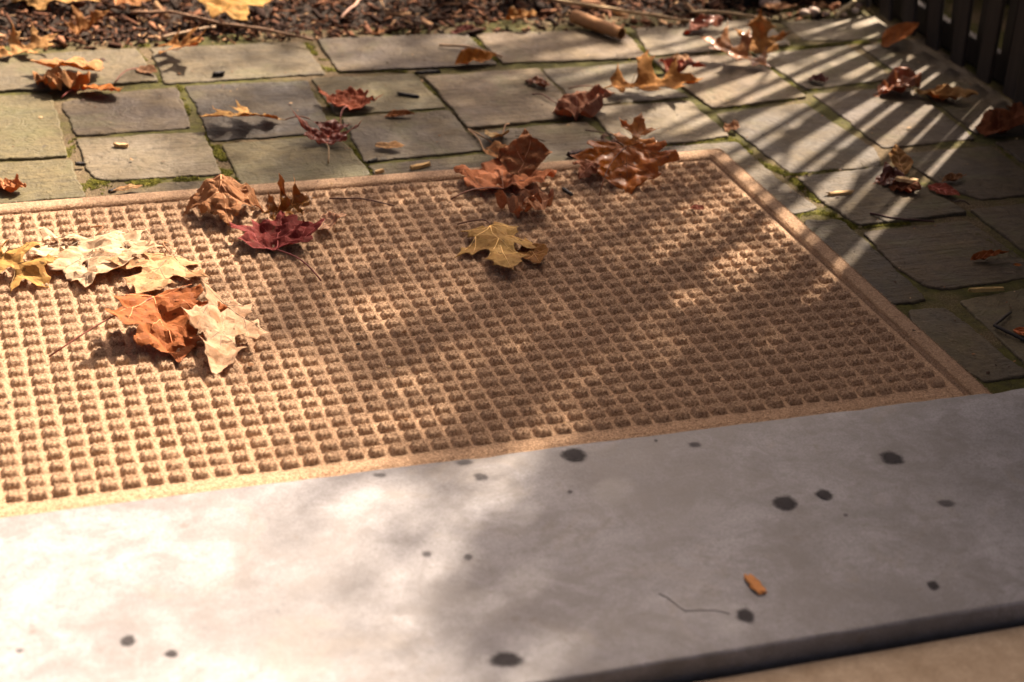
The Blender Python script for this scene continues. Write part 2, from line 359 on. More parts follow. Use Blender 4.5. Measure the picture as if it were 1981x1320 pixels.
def tufts(path_list, dens, hgt, rng):
    V, F = [], []
    for path, wid, amt in path_list:
        P = [at(*q, -.0035) for q in path]
        for a, b in zip(P, P[1:]):
            L = (b-a).length; n = int(L*wid*dens*amt); d = (b-a)/max(L, 1e-6); nr = Vector((-d.y, d.x, 0))
            for _ in range(n):
                s_ = rng.random(); q = a.lerp(b, s_)+nr*rng.gauss(0, wid*.36)
                if noise.noise((q.x*35, q.y*35, 7.7))+.5*noise.noise((q.x*120, q.y*120, 2.2)) < -.10: continue
                h = hgt*rng.uniform(.4, 1.2); r = rng.uniform(.0008, .0022); k = len(V); an = rng.uniform(0, 6.28)
                for m_ in range(3): V.append((q.x+r*math.cos(an+m_*2.1), q.y+r*math.sin(an+m_*2.1), q.z-.001+rng.uniform(0, .0015)))
                V.append((q.x+rng.gauss(0, .0015), q.y+rng.gauss(0, .0015), q.z+h))
                F += [(k, k+1, k+3), (k+1, k+2, k+3), (k+2, k, k+3)]
    return V, F
V, F = tufts(MOSS, 650000, .0030, random.Random(3))
o = link('moss', big_mesh('moss', V, F), M['moss']); o['kind'] = 'stuff'; tag(o, 'yellow green moss growing in the joints between flagstones', 'moss')

# ------------------------------------------------------------------ mulch chips
def mulch():
    rng = random.Random(21); V, F = [], []
    edge = [(-1.2, 3.46), (.16, 3.425), (.41, 3.40), (.74, 3.388), (1.07, 3.368), (1.40, 3.34), (1.73, 3.345), (1.95, 3.33)]
    def ey(x):
        for (a, ya), (b, yb) in zip(edge, edge[1:]):
            if x <= b: return ya+(yb-ya)*(x-a)/(b-a)
        return 3.33
    n = 0
    while n < 15000:
        x = rng.uniform(-.9, 1.93); y = ey(x)+abs(rng.gauss(0, .34))-.006
        if y > 4.9: continue
        n += 1
        L = rng.lognormvariate(-4.65, .5)*1.3; W = L*rng.uniform(.14, .42); T = W*rng.uniform(.25, .6)
        if rng.random() < .04: L *= 2.6; W *= .5
        m = Matrix.Rotation(rng.uniform(0, 6.28), 3, 'Z') @ Matrix.Rotation(rng.gauss(0, .5), 3, 'X') @ Matrix.Rotation(rng.gauss(0, .45), 3, 'Y')
        c = Vector((x, y, max(bed_z(x, y), -.012)+rng.uniform(.0, .012)+T*.4)); k = len(V)
        for sz in (-1, 1):
            for (sx, sy) in ((-1, -1), (1, -1), (1, 1), (-1, 1)):
                V.append(c+m @ Vector((sx*L*.5*rng.uniform(.6, 1.1), sy*W*.5*rng.uniform(.6, 1.1), sz*T*.5*rng.uniform(.6, 1.2))))
        F += [(k, k+3, k+2, k+1), (k+4, k+5, k+6, k+7), (k, k+1, k+5, k+4), (k+1, k+2, k+6, k+5), (k+2, k+3, k+7, k+6), (k+3, k, k+4, k+7)]
    return V, F
V, F = mulch()
o = link('mulch', big_mesh('mulch', V, F), M['mulch']); o['kind'] = 'stuff'; tag(o, 'dark shredded bark mulch along the back of the paving', 'mulch')

# ------------------------------------------------------------------ door mat
MX1, MX0, MY1, MY0 = 1.317, -.207, 2.6585, 1.748
mat_root = tag(link('door_mat', None, loc=((MX0+MX1)/2, (MY0+MY1)/2, 0)), 'tan ribbed door mat with raised square nubs lying on the flagstones', 'door mat')
MO = Vector(mat_root.location)
def mat_outline(ins, r, n=7):
    x0, x1, y0, y1 = MX0+ins, MX1-ins, MY0+ins, MY1-ins; r = max(r, .002); P = []
    for cx, cy, a0 in ((x1-r, y1-r, 0), (x0+r, y1-r, 90), (x0+r, y0+r, 180), (x1-r, y0+r, 270)):
        for k in range(n+1):
            a = math.radians(a0+90*k/n); P.append((cx+r*math.cos(a)-MO.x, cy+r*math.sin(a)-MO.y))
    return P
ZB, ZF = .0105, .0050            # border top, field floor
def rings(spec, cap):
    V, F = [], []; n = 0
    for ins, r, z in spec:
        P = mat_outline(ins, r); n = len(P); V += [(x, y, z) for x, y in P]
    for k in range(len(spec)-1):
        for i in range(n): F.append((k*n+i, k*n+(i+1) % n, (k+1)*n+(i+1) % n, (k+1)*n+i))
    if cap: F.append(tuple(range((len(spec)-1)*n, len(spec)*n)))
    return V, F
me = mesh('backing', *rings([(0.0, .020, .0012), (-.0006, .020, .0035), (.002, .019, .0042), (.03, .008, .0042)], True), smooth=True); link('backing', me, M['mat'], mat_root)
me = mesh('border', *rings([(.0, .020, .0035), (.0006, .020, .0085), (.003, .018, .0102), (.007, .015, ZB), (.024, .006, ZB), (.029, .005, .0098), (.0325, .004, .0075), (.0335, .003, .0038)], False), smooth=True); link('border', me, M['mat'], mat_root)
fx = (MX0+.0385, MX1-.0385); fy = (MY0+.0385, MY1-.0385)
V, F = grid(MX0+.036-MO.x, MX1-.036-MO.x, MY0+.036-MO.y, MY1-.036-MO.y, 120, 80, lambda x, y: ZF+.0006*noise.noise((x*60, y*60, 0)))
link('field', mesh('field', V, F, smooth=True), M['matfloor'], mat_root)
PX, PY = .02666, .02694
NCOL, NROW = 54, 30
X0N, Y0N = 1.2610, 2.6025
NG = 9
def nub(seed):
    """cushion of pile tufted in a few lobes"""
    V = []
    sx, sy = PX*.80/2, PY*.74/2
    lob = [((i-1)*.60+rn.uniform(-.08, .08), (j-.5)*.95+rn.uniform(-.1, .1)) for rn in (random.Random(seed),) for i in range(3) for j in range(2)]
    for j in range(NG+1):
        for i in range(NG+3):
            u = -1.12+2.24*i/(NG+2); v = -1.12+2.24*j/NG
            e = max(abs(u), abs(v))
            rr = (abs(u)**5+abs(v)**5)**.2
            b = max(math.exp(-(((u-a)/.27)**2+((v-c)/.42)**2)) for a, c in lob)
            h = (.0048+.0040*b)*max(0, 1-max(0, (rr-.62)/.46)**2.2)
            h += .0007*noise.noise((u*3.1+seed*5, v*3.1, seed)) if rr < 1 else 0
            out = 1+.05*noise.noise((u*2.2, v*2.2, seed+4.4))
            V.append((u*sx*out, v*sy*out, max(h, 0)))
    F = [(j*(NG+3)+i, j*(NG+3)+i+1, (j+1)*(NG+3)+i+1, (j+1)*(NG+3)+i) for j in range(NG) for i in range(NG+2)]
    return np.array(V, dtype=np.float32), np.array(F, dtype=np.int32)
NV = [nub(s_) for s_ in range(10)]
NM = []
for v, f in NV:
    me = big_mesh('nub', v, f); me.polygons.foreach_set('use_smooth', [True]*len(me.polygons)); me.materials.append(M['mat']); NM.append(me)
spots = []
for r_ in range(NROW):
    for c_ in range(NCOL):
        x = X0N-c_*PX+rnd.gauss(0, .0005); y = Y0N-r_*PY+rnd.gauss(0, .0005)
        spots.append((y, x, rnd.randrange(10), rnd.uniform(.88, 1.1), rnd.choice((0, math.pi)), rnd.uniform(.88, 1.08)))
def shows(x, y):
    d = RC.transposed() @ (Vector((x, y, .01))-Vector((0, 0, CAMZ))); px = CX+FPX*d.x/-d.z
    return -15 < px < 1996
vis = sorted([s_ for s_ in spots if shows(s_[1], s_[0])], key=lambda s_: s_[1]**2+s_[0]**2)
near = vis[:300]; near_set = set(near); rest = [s_ for s_ in spots if s_ not in near_set]
for (y, x, k, sz, rz, sxy) in near:
    o = link('nub', NM[k], None, mat_root, (x-MO.x, y-MO.y, ZF-.0004)); o.scale = (sxy, sxy, sz); o.rotation_euler.z = rz
VV, FF, base = [], [], 0
for (y, x, k, sz, rz, sxy) in rest:
    v, f = NV[k]; sg = 1 if rz == 0 else -1
    VV.append(v*np.array([sg*sxy, sg*sxy, sz], dtype=np.float32)+np.array([x-MO.x, y-MO.y, ZF-.0004], dtype=np.float32)); FF.append(f+base); base += len(v)
me = big_mesh('nub_field', np.concatenate(VV), np.concatenate(FF)); me.polygons.foreach_set('use_smooth', [True]*len(me.polygons))
o = link('nub_field', me, M['mat'], mat_root); o['kind'] = 'stuff'
# loose fibres standing out of the pile
def fuzz():
    rg = np.random.default_rng(5)
    nb = 130
    sp = np.array([(x, y, sz*sxy) for (y, x, k, sz, rz, sxy) in spots if shows(x, y)])
    n = len(sp)*nb
    i = np.repeat(np.arange(len(sp)), nb)
    u = rg.uniform(-1, 1, n); v = rg.uniform(-1, 1, n)
    rr = (np.abs(u)**5+np.abs(v)**5)**.2
    h = .0078*np.clip(1-np.clip((rr-.62)/.46, 0, 1)**2.2, 0, 1)*sp[i, 2]
    p = np.stack([sp[i, 0]+u*PX*.40, sp[i, 1]+v*PY*.37, ZF+h], 1)
    dirn = np.stack([u*.9+rg.normal(0, .5, n), v*.9+rg.normal(0, .5, n), np.abs(rg.normal(.6, .4, n))], 1)
    # border
    m = 110000; t = rg.random(m); side = rg.random(m)
    bx = np.where(side < .45, rg.uniform(0, MX1, m), MX1-rg.uniform(-.001, .033, m)); by = np.where(side < .22, MY1-rg.uniform(-.001, .033, m), np.where(side < .45, MY0+rg.uniform(0, .036, m), rg.uniform(MY0, MY1, m)))
    q = np.stack([bx, by, np.full(m, ZB-.0006)], 1); dq = np.stack([rg.normal(0, .8, m), rg.normal(0, .8, m), np.abs(rg.normal(.4, .3, m))], 1)
    dist = np.minimum(MX1-bx, MY1-by); q[:, 2] -= np.clip((.003-dist)/.003, 0, 1)*rg.uniform(0, .006, m)
    # field floor
    m2 = 60000; q2 = np.stack([rg.uniform(0, MX1-.04, m2), rg.uniform(MY0+.04, MY1-.04, m2), np.full(m2, ZF)], 1); d2 = np.stack([rg.normal(0, .8, m2), rg.normal(0, .8, m2), np.abs(rg.normal(.5, .3, m2))], 1)
    p = np.concatenate([p, q, q2]); d = np.concatenate([dirn, dq, d2]); d /= np.linalg.norm(d, axis=1)[:, None]
    N = len(p); L = rg.uniform(.0010, .0026, N)[:, None]; wv = np.cross(d, rg.normal(0, 1, (N, 3))); wv /= np.linalg.norm(wv, axis=1)[:, None]
    W = rg.uniform(.0002, .0005, N)[:, None]
    V = np.empty((N, 3, 3)); V[:, 0] = p-wv*W; V[:, 1] = p+wv*W; V[:, 2] = p+d*L
    V = V.reshape(-1, 3)-np.array([MO.x, MO.y, 0])
    return V, np.arange(N*3).reshape(-1, 3)
V, F = fuzz()
o = link('pile_fibre', big_mesh('pile_fibre', V, F), M['fuzz'], mat_root); o['kind'] = 'stuff'

# ------------------------------------------------------------------ stone step in front of the mat
SZ = .035; SY1, SY0 = 1.7405, 1.3185
def step_mesh():
    prof = [(SY1, -.03), (SY1+.0003, .012), (SY1-.0005, SZ-.004), (SY1-.0022, SZ-.0012), (SY1-.006, SZ)]
    prof += [(SY1-.006-(SY1-SY0-.012)*k/10, SZ) for k in range(1, 10)]
    prof += [(SY0+.005, SZ), (SY0+.0018, SZ-.0006), (SY0+.0005, SZ-.0022), (SY0, SZ-.0045), (SY0+.001, .010), (SY0+.004, .004), (SY0+.006, -.03)]
    xs = np.linspace(-1.0, 2.3, 240); V, F = [], []; m = len(prof)
    for x in xs:
        for k, (y, z) in enumerate(prof):
            e = 1.0 if (k < 5 or k > m-8) else 0
            V.append((x, y+e*(.0012*noise.noise((x*9, k*.3, 2))+.0007*noise.noise((x*55, k*.5, 8))), z+.0008*noise.noise((x*5, y*5, 1))+e*.0006*noise.noise((x*40, k, 5))-(e*.002*max(0, noise.noise((x*23, k*.15, 7))-.35)/.3)))
    for i in range(len(xs)-1):
        for k in range(m-1): F.append((i*m+k, i*m+k+1, (i+1)*m+k+1, (i+1)*m+k))
    F.append(tuple(range(m))[::-1]); F.append(tuple(range((len(xs)-1)*m, len(xs)*m)))
    return V, F
step = tag(link('stone_step', mesh('stone_step', *step_mesh(), smooth=True), M['step']), 'smooth grey stone step spotted with dark drops in front of the mat', 'step')
def blob(px, wpx, hpx, seed, mat):
    c = at(*px, SZ+.001); a = at(px[0]-wpx/2, px[1], SZ+.001); b = at(px[0]+wpx/2, px[1], SZ+.001); u = at(px[0], px[1]-hpx/2, SZ+.001); d = at(px[0], px[1]+hpx/2, SZ+.001)
    rx = (b-a).length/2; ry = (u-d).length/2; ang = math.atan2((b-a).y, (b-a).x); V = []; n = 40
    for f_, z in ((1.25, .0), (.8, .00004), (.4, .00005)):
        for k in range(n):
            t = 2*math.pi*k/n; r = f_*(1+.24*noise.noise((math.cos(t)*1.3, math.sin(t)*1.3, seed*3.7))+.09*noise.noise((math.cos(t)*4, math.sin(t)*4, seed*1.7)))
            q = Matrix.Rotation(ang, 3, 'Z') @ Vector((rx*r*math.cos(t), ry*r*math.sin(t), 0)); V.append((q.x, q.y, z))
    F = [(r_*n+k, r_*n+(k+1) % n, (r_+1)*n+(k+1) % n, (r_+1)*n+k) for r_ in range(2) for k in range(n)]+[tuple(range(2*n, 3*n))]
    me = mesh('wet_spot', V, F, smooth=True); at_ = me.attributes.new('rim', 'FLOAT', 'POINT'); at_.data.foreach_set('value', [1.06]*n+[.64]*n+[.2]*n)
    link('wet_spot', me, mat, step, (c.x, c.y, SZ+.0007+.0008*noise.noise((c.x*5, c.y*5, 1))))
for k, (x, y, a, b, f_) in enumerate([(1112, 880, 50, 25, 0), (897, 893, 34, 12, 1), (931, 921, 27, 15, 1), (826, 1071, 19, 12, 1), (906, 1077, 19, 11, 1), (979, 1276, 62, 27, 0), (247, 1239, 31, 20, 0), (332, 1264, 25, 14, 0), (38, 1258, 15, 9, 1), (1443, 1192, 33, 28, 0),
        (1806, 1132, 22, 17, 0), (1519, 973, 47, 26, 0), (1594, 956, 33, 20, 0), (1726, 887, 42, 24, 0), (1831, 974, 32, 13, 1), (1636, 996, 10, 7, 1), (735, 918, 26, 8, 1), (1344, 859, 26, 10, 1), (1269, 852, 7, 5, 1), (1103, 951, 10, 6, 1)]):
    blob((x, y), a, b, k, M['faint'] if f_ else M['wet'])
# hairline crack
cr = [at(x, y, SZ+.0012) for x, y in ((1275, 1148), (1290, 1155), (1312, 1172), (1325, 1182), (1350, 1180), (1385, 1180), (1412, 1187))]
V, F = tube([(p.x, p.y, SZ+.0004+.0008*noise.noise((p.x*5, p.y*5, 1))) for p in cr], .0006, .0003, 5, .3); link('crack', mesh('crack', V, F), M['crack'], step)
struct(link('floor', mesh('floor', *grid(-1.2, 2.6, -1.2, SY0-.008, 60, 40, lambda x, y: .0085+.0008*noise.noise((x*12, y*12, 3))), smooth=True), M['sill']))

# ------------------------------------------------------------------ slatted screen on the right
FX = 1.974; FZ = 2.1
scr = thing('slat_screen', (FX, 3.05, 0), 'dark slatted garden screen standing at the back right corner of the paving', 'screen')
SO = Vector(scr.location)
def slat(y, lean, w=.045, d=.010, dx=0.0, mt='slat'):
    V, F = box(-d/2, d/2, -w/2, w/2, .012, 0)
    z0, z1 = .012, FZ
    V = []
    for z in (z0, z1):
        for yy in (-w/2, w/2):
            for xx in (-d/2, d/2): V.append((xx+lean[0]*z, yy+lean[1]*z, z))
    me = bevelled('slat', V, [(0, 2, 3, 1), (4, 5, 7, 6), (0, 1, 5, 4), (2, 6, 7, 3), (0, 4, 6, 2), (1, 3, 7, 5)], .002, 1)
    link('slat', me, M[mt], scr, (FX+d/2+dx-SO.x, y-SO.y, 0))
SLAT0 = 2.790
for k in range(8):
    y = SLAT0+.0975*k
    f_ = max(0, k-1)/6.0  # lean grows towards the far slats, shaped to fan out the sun streaks
    slat(y, (.10*f_, .50*f_))
    wb = (.028, .026, .024, .022, .020, .018, .016, .016)[k]            # second, darker row added behind the gaps to split the sun and blacken them
    slat(y+.04875+.033+(.006 if k == 0 else 0), (.10*f_, .50*f_), wb, .010, .035, 'paint')
V, F = box(FX+.050, FX+.07, 2.70, 3.56, .0, .055); link('bottom_rail', bevelled('bottom_rail', [(a-SO.x, b-SO.y, c) for a, b, c in V], F, .003), M['paint'], scr)
# closed board fence next to it, towards the house
fen = thing('board_fence', (FX+.02, 2.0, 0), 'dark brown closed board fence at the right edge beside the slatted screen', 'fence')
FO = Vector(fen.location)
V, F = box(FX-.02, FX+.07, 2.665, 2.745, -.03, 1.8); link('post', bevelled('post', [(a-FO.x, b-FO.y, c) for a, b, c in V], F, .004), M['paint'], fen)
for k in range(14):
    y1 = 2.662-.104*k; V, F = box(FX+.004, FX+.026, y1-.1035, y1-.0005, .01, 1.72+.004*math.sin(k*2.1)); link('board', bevelled('board', [(a-FO.x, b-FO.y, c) for a, b, c in V], F, .002, 1), M['paint'], fen)
# low dark wall closing the bed behind the screen
V, F = box(1.74, 2.34, 3.475, 3.56, -.04, .10); tag(link('garden_wall', bevelled('garden_wall', V, F, .008), M['paint']), 'dark low edging wall at the top right behind the pebbles', 'wall')

V, F = box(2.34, 2.46, 1.2, 3.62, -.05, .565); tag(link('gap_shade_wall', bevelled('gap_shade_wall', V, F, .006), M['paint']), 'dark wall added behind the slatted screen to keep its gaps dark', 'wall')  # added wall, shades the ground that shows between the slats
# unseen planting for broken shade: climber added over the screen, young tree behind it
def leaf_cloud(pts, size, rng, droop=.6):
    V, F = [], []
    for p in pts:
        L = size*rng.uniform(.6, 1.3); W = L*.62
        m = Matrix.Rotation(rng.uniform(0, 6.28), 3, 'Z') @ Matrix.Rotation(rng.gauss(droop, .5), 3, 'X')
        k = len(V)
        for (x, y, z) in ((0, 0, 0), (-W*.5, L*.4, .1*L), (0, L, 0), (W*.5, L*.4, .1*L), (0, L*.45, 0)): V.append(Vector(p)+m @ Vector((x, y, z)))
        F += [(k, k+4, k+1), (k+1, k+4, k+2), (k+4, k+3, k+2), (k, k+3, k+4)]
    return V, F
def m_foliage():
    t = NT('foliage'); c = t.ramp(t.n.new('ShaderNodeNewGeometry').outputs['Random Per Island'], [(0, (.10, .06, .015)), (.5, (.08, .09, .02)), (1, (.16, .10, .02))]); return t.fin(c, .7, None, .3)
M['foliage'] = m_foliage()
rv = random.Random(12)
vine = thing('shade_vine', (FX+.1, 3.1, 0), 'unseen climber added over the dark screen and fence to break up the sun', 'climber')
VO = Vector(vine.location); pts = []
def vine_pt():
    z = rv.uniform(.8, 2.4); y = rv.uniform(2.55, 3.6+.45*z); return y, z
n = 0
while n < VINE_N:
    y, z = vine_pt(); d = noise.noise((y*2.6, z*2.6, 4.2))+.5*noise.noise((y*6, z*6, 1.7))
    if rv.random() > max(.03, min(1, (z-1.1)/.55))*max(0, .65+.35*d)*(1 if y < 3.5 else .6)*(1.5 if y < 2.95 else 1)*(1 if z < 1.6 else max(0, (2.4-z)/.8)): continue
    pts.append((FX+.08+rv.gauss(0, .05)-VO.x, y-VO.y, z)); n += 1
n = 0
while n < 3600:
    y = rv.uniform(1.0, 2.8); z = rv.uniform(1.55, 2.75)
    if rv.random() > (1 if z < 1.8 else max(0, (2.4-z)/.6))*max(0, .7+.25*noise.noise((y*3, z*3, 9.2))): continue
    pts.append((FX+.03+rv.gauss(0, .06)-VO.x, y-VO.y, z)); n += 1
V, F = leaf_cloud(pts, .036, rv); link('foliage', big_mesh('foliage', [tuple(v) for v in V], F), M['foliage'], vine)
for k in range(4):
    y = 2.75+.24*k; pp = [(FX+.075-VO.x+.01*math.sin(3*q), y-VO.y+.05*math.sin(q*2.2+k), q*2.1/9) for q in range(10)]
    V, F = tube(pp, .007, .003, 6, .1); link('stem', mesh('stem', V, F, smooth=True), M['bark'], vine)
tree = thing('young_tree', (2.75, 4.75, 0), 'young tree standing behind the slatted screen out of the right of the picture', 'tree')
V, F = tube([(0, 0, -.05), (.03, .0, .7), (-.02, .03, 1.5), (.02, .0, 2.4), (0, .02, 3.2)], .035, .012, 8, .06); link('trunk', mesh('trunk', V, F, smooth=True), M['bark'], tree)
pts = []
for k in range(16):
    a = k*2.4; z = 1.0+.13*k; Lb = .85*(1-.03*k)*rv.uniform(.75, 1.1); e = Vector((math.cos(a)*Lb, math.sin(a)*Lb, z+.32*Lb)); b0 = Vector((0, 0, z))
    pp = [b0.lerp(e, q/6)+Vector((0, 0, .05*math.sin(math.pi*q/6)))+Vector((rv.gauss(0, .012), rv.gauss(0, .012), 0)) for q in range(7)]
    V, F = tube(pp, .011, .004, 6, .08); link('limb', mesh('limb', V, F, smooth=True), M['bark'], tree)
    for _ in range(TREE_N):
        q = rv.uniform(.35, 1.05); c_ = b0.lerp(e, q); pts.append((c_.x+rv.gauss(0, .07), c_.y+rv.gauss(0, .07), c_.z+rv.gauss(0, .05)))
V, F = leaf_cloud(pts, .06, rv); link('crown', big_mesh('crown', [tuple(v) for v in V], F), M['foliage'], tree)

# ------------------------------------------------------------------ fallen leaves
OAK = [(.012, 0), (.045, .09), (.13, .11), (.25, .20), (.17, .225), (.07, .27), (.06, .33), (.16, .37), (.30, .40), (.45, .53), (.33, .535), (.31, .61), (.17, .545), (.075, .575), (.07, .63), (.16, .68), (.25, .73), (.37, .84), (.22, .835), (.13, .80), (.10, .86), (.10, .94), (0, 1.05)]
MAPLE = [(.012, 0), (.10, -.06), (.22, -.04), (.42, -.05), (.34, .06), (.37, .12), (.26, .17), (.38, .24), (.46, .22), (.64, .42), (.49, .41), (.45, .49), (.35, .45), (.20, .42), (.18, .48), (.25, .62), (.36, .66), (.23, .71), (.21, .79), (.11, .85), (0, 1.06)]
BROAD = [(.012, 0), (.16, -.05), (.30, .00), (.46, .02), (.44, .12), (.40, .20), (.52, .28), (.63, .46), (.50, .47), (.42, .52), (.32, .52), (.33, .62), (.36, .70), (.24, .73), (.19, .82), (.10, .88), (0, 1.04)]
OVATE = [(.01, 0), (.12, .05), (.24, .18), (.31, .36), (.29, .55), (.21, .74), (.10, .90), (0, 1.02)]
VEINS = dict(OAK=[[(0, 0), (0, 1.0)]]+[[(0, a), (s_*x, y)] for s_ in (-1, 1) for a, x, y in ((.08, .22, .19), (.28, .40, .51), (.56, .33, .81))],
             MAPLE=[[(0, 0), (0, 1.0)]]+[[(0, 0), (s_*x, y)] for s_ in (-1, 1) for x, y in ((.38, -.02), (.58, .39))]+[[(0, .35), (s_*.22, .60)] for s_ in (-1, 1)]+[[(s_*.25, .17), (s_*.36, .42)] for s_ in (-1, 1)])
VEINS['BROAD'] = VEINS['MAPLE']; VEINS['OVATE'] = [[(0, 0), (0, .98)]]+[[(0, a), (s_*.22, a+.2)] for s_ in (-1, 1) for a in (.1, .3, .5)]
VEINS['SHRED'] = [[(0, 0), (0, .85)], [(0, .2), (.2, .5)], [(0, .35), (-.2, .6)]]
KIND = dict(OAK=OAK, MAPLE=MAPLE, BROAD=BROAD, OVATE=OVATE)
def outline(kind, rng, wide):
    if kind == 'SHRED':
        n = 11; ph = rng.uniform(0, 9); P = []
        for k in range(n):
            t = 2*math.pi*k/n+rng.uniform(-.2, .2); r = rng.uniform(.28, .56); P.append((r*math.sin(t)*.75, .5-r*math.cos(t)))
        half = [(x*wide, y) for x, y in P]
    else:
        R_ = KIND[kind]
        rr = [(x*wide*rng.uniform(.9, 1.1), y+rng.uniform(-.012, .012)) for x, y in R_]; ll = [(-x*wide*rng.uniform(.9, 1.1), y+rng.uniform(-.02, .02)) for x, y in R_[:-1]]
        half = rr+ll[::-1]
    out = []
    for i in range(len(half)):
        a = Vector(half[i]); b = Vector(half[(i+1) % len(half)]); n = max(1, int((b-a).length/.035))
        for k in range(n):
            q = a.lerp(b, k/n); d = (b-a).normalized() if (b-a).length > 0 else Vector((1, 0)); nn = Vector((d.y, -d.x))
            bulge = .10*(b-a).length*math.sin(math.pi*k/n)*(-1 if kind in ('OAK', 'MAPLE') else .4)
            out.append(q+nn*(bulge+rng.uniform(-.006, .006)))
    return out
LEAF_N = [0]
def leaf(label, kind, base, tip, color, z=.0, wide=1.0, cup=0.0, bend=0.0, fold=0.0, wave=.03, crumple=0.0, tilt=(0, 0), roll=0.0, stem=None, lift=0.0, wet=False, name='fallen_leaf', stem_col=None, scale=1.0, group=None, sink=0.0, torn=False):
    """blade laid from base to tip; cup/fold curl it across, bend along, roll winds the sides in"""
    LEAF_N[0] += 1; sd = LEAF_N[0]; rng = random.Random(sd*17+3)
    B = at(*base, z); T = at(*tip, z); B, T = B.lerp(T, .5-scale/2), B.lerp(T, .5+scale/2); L = (T-B).length; ang = math.atan2((T-B).y, (T-B).x)-math.pi/2
    P = outline(kind, rng, wide)
    creases = []
    for _ in range(4):
        an = rng.uniform(0, 6.28); creases.append((rng.uniform(-.35, .35)*wide, rng.uniform(.1, .9), math.cos(an), math.sin(an), rng.choice((-1, 1))*rng.uniform(.6, 1.4)*(wave*2.6+crumple*1.6)))
    inner = []; st = .036; segs = [(Vector((a[0]*wide, a[1])), Vector((b[0]*wide, b[1]))) for a, b in VEINS[kind]]
    xs = [p.x for p in P]; ys = [p.y for p in P]
    x = min(xs)
    while x < max(xs):
        y = min(ys)
        while y < max(ys):
            inner.append(Vector((x+rng.uniform(-.012, .012), y+rng.uniform(-.012, .012)))); y += st
        x += st
    pts = P+inner; N = len(P)
    vo, eo, fo, _, _, _ = delaunay_2d_cdt(pts, [(i, (i+1) % N) for i in range(N)], [], 1, 1e-4)
    if torn:
        fo = [f for f in fo if noise.noise(((vo[f[0]].x)*4+sd, vo[f[0]].y*4, 2.2)) < .42]
    RX = Matrix.Rotation(tilt[0], 3, 'X') @ Matrix.Rotation(tilt[1], 3, 'Y')
    def shape(u, v):
        x, y, h = u, v, 0.0
        if roll:
            k = abs(roll)*2.2; x2 = math.sin(abs(u)*k)/k*(1 if u >= 0 else -1); h += (1-math.cos(abs(u)*k))/k*(1 if roll > 0 else -1); x = x2
        h += cup*u*u+fold*abs(u)
        h += wave*(.55*noise.noise((u*3.2+sd*2.3, v*3.2, sd*.7))+.25*noise.noise((u*8+sd, v*8, sd*1.3)))
        q = Vector((u, v)); dv = 9
        for a, b in segs:
            ab = b-a; tt = max(0, min(1, (q-a).dot(ab)/ab.length_squared)); dv = min(dv, (q-a-ab*tt).length)
        h += .20*min(dv, .11)*(1-.3*noise.noise((u*6, v*6, sd)))+.006*noise.noise((u*15+sd, v*15, 2.1))
        for (cx, cy, nx, ny, am) in creases: h += am*min(.09, abs((u-cx)*nx+(v-cy)*ny))
        edge = abs(u)+.3*abs(v-.5)
        h += wave*1.3*edge*noise.noise((u*5.1, v*5.1+sd*3.1, 5.5))
        if crumple:
            h += crumple*(abs(noise.noise((u*4.5+sd*1.9, v*4.5, 3.1)))*1.4+.6*noise.noise((u*10, v*10+sd, 6.3)))
            x += crumple*.7*noise.noise((u*4+sd, v*4, 9.1)); y += crumple*.7*noise.noise((u*4, v*4+sd, 1.1))
        if bend:
            a = bend*(y-.15); r = 1/bend
            if y > .15: y, h = .15+math.sin(a)*(r-h), r-math.cos(a)*(r-h)
        return RX @ Vector((x*L, y*L, h*L))
    VV = [shape(v.x, v.y) for v in vo]
    used = set(i for f in fo for i in f)
    zmin = sorted(VV[i].z for i in used)[int(len(used)*.03)]
    lo = -zmin+.0012+lift-sink
    VV = [Vector((v.x, v.y, v.z+lo)) for v in VV]
    mt = M['wetleaf'] if wet else M['leaf']
    root = thing(name, (B.x, B.y, z), label, 'leaf', group); root.rotation_euler.z = ang
    me = mesh('blade', VV, [tuple(f) for f in fo], smooth=True); me.set_sharp_from_angle(angle=math.radians(11))
    ob = link('blade', me, mt, root); ob.color = color+(1,)
    sm = ob.modifiers.new('thickness', 'SOLIDIFY'); sm.thickness = .00025; sm.offset = 0
    if L > .035:
        vv, ff = [], []
        for seg in VEINS[kind]:
            a, b = Vector(seg[0]), Vector(seg[1]); a.x *= wide; b.x *= wide; n = 9
            pp = [shape(*(a.lerp(b, k/n))) for k in range(n+1)]
            main = seg[0] == (0, 0)
            V_, F_ = tube([(p.x, p.y, p.z+lo+.0004) for p in pp], .0009 if main else .0007, .0003, 4); k0 = len(vv); vv += V_; ff += [tuple(i+k0 for i in f) for f in F_]
        vo_ = link('veins', mesh('veins', vv, ff, smooth=True), M['twig'], root); vc = tuple(c*.38 for c in color) if color[0] > .48 else tuple(min(1, c*1.9+.03) for c in color); vo_.color = vc+(1,)
    if stem is not None:
        E_ = at(*stem, z+.002); inv = Matrix.Rotation(-ang, 3, 'Z'); e = inv @ (E_-Vector((B.x, B.y, z)))
        s0 = shape(0, 0); s0 = Vector((s0.x, s0.y, s0.z+lo)); pp = []
        sag = Vector((rng.uniform(-.1, .1)*L, 0, .008))
        for k in range(9):
            t = k/8; pp.append(s0.lerp(e, t)+sag*math.sin(math.pi*t))
        V_, F_ = tube(pp, .0010, .0013, 5, .1); so = link('stem', mesh('stem', V_, F_, smooth=True), M['twig'], root); so.color = (stem_col or (.16, .06, .035))+(1,)
    return root
PALE = (.70, .55, .36); BUFF = (.62, .45, .29); TAN = (.50, .29, .115); GOLD = (.52, .30, .10); ORNG = (.42, .16, .045); RUST = (.27, .085, .030); CRIM = (.19, .030, .028); PINK = (.36, .155, .105); BRWN = (.24, .105, .045); OLIV = (.40, .27, .10); DKRD = (.13, .028, .015); AMBR = (.40, .19, .045)
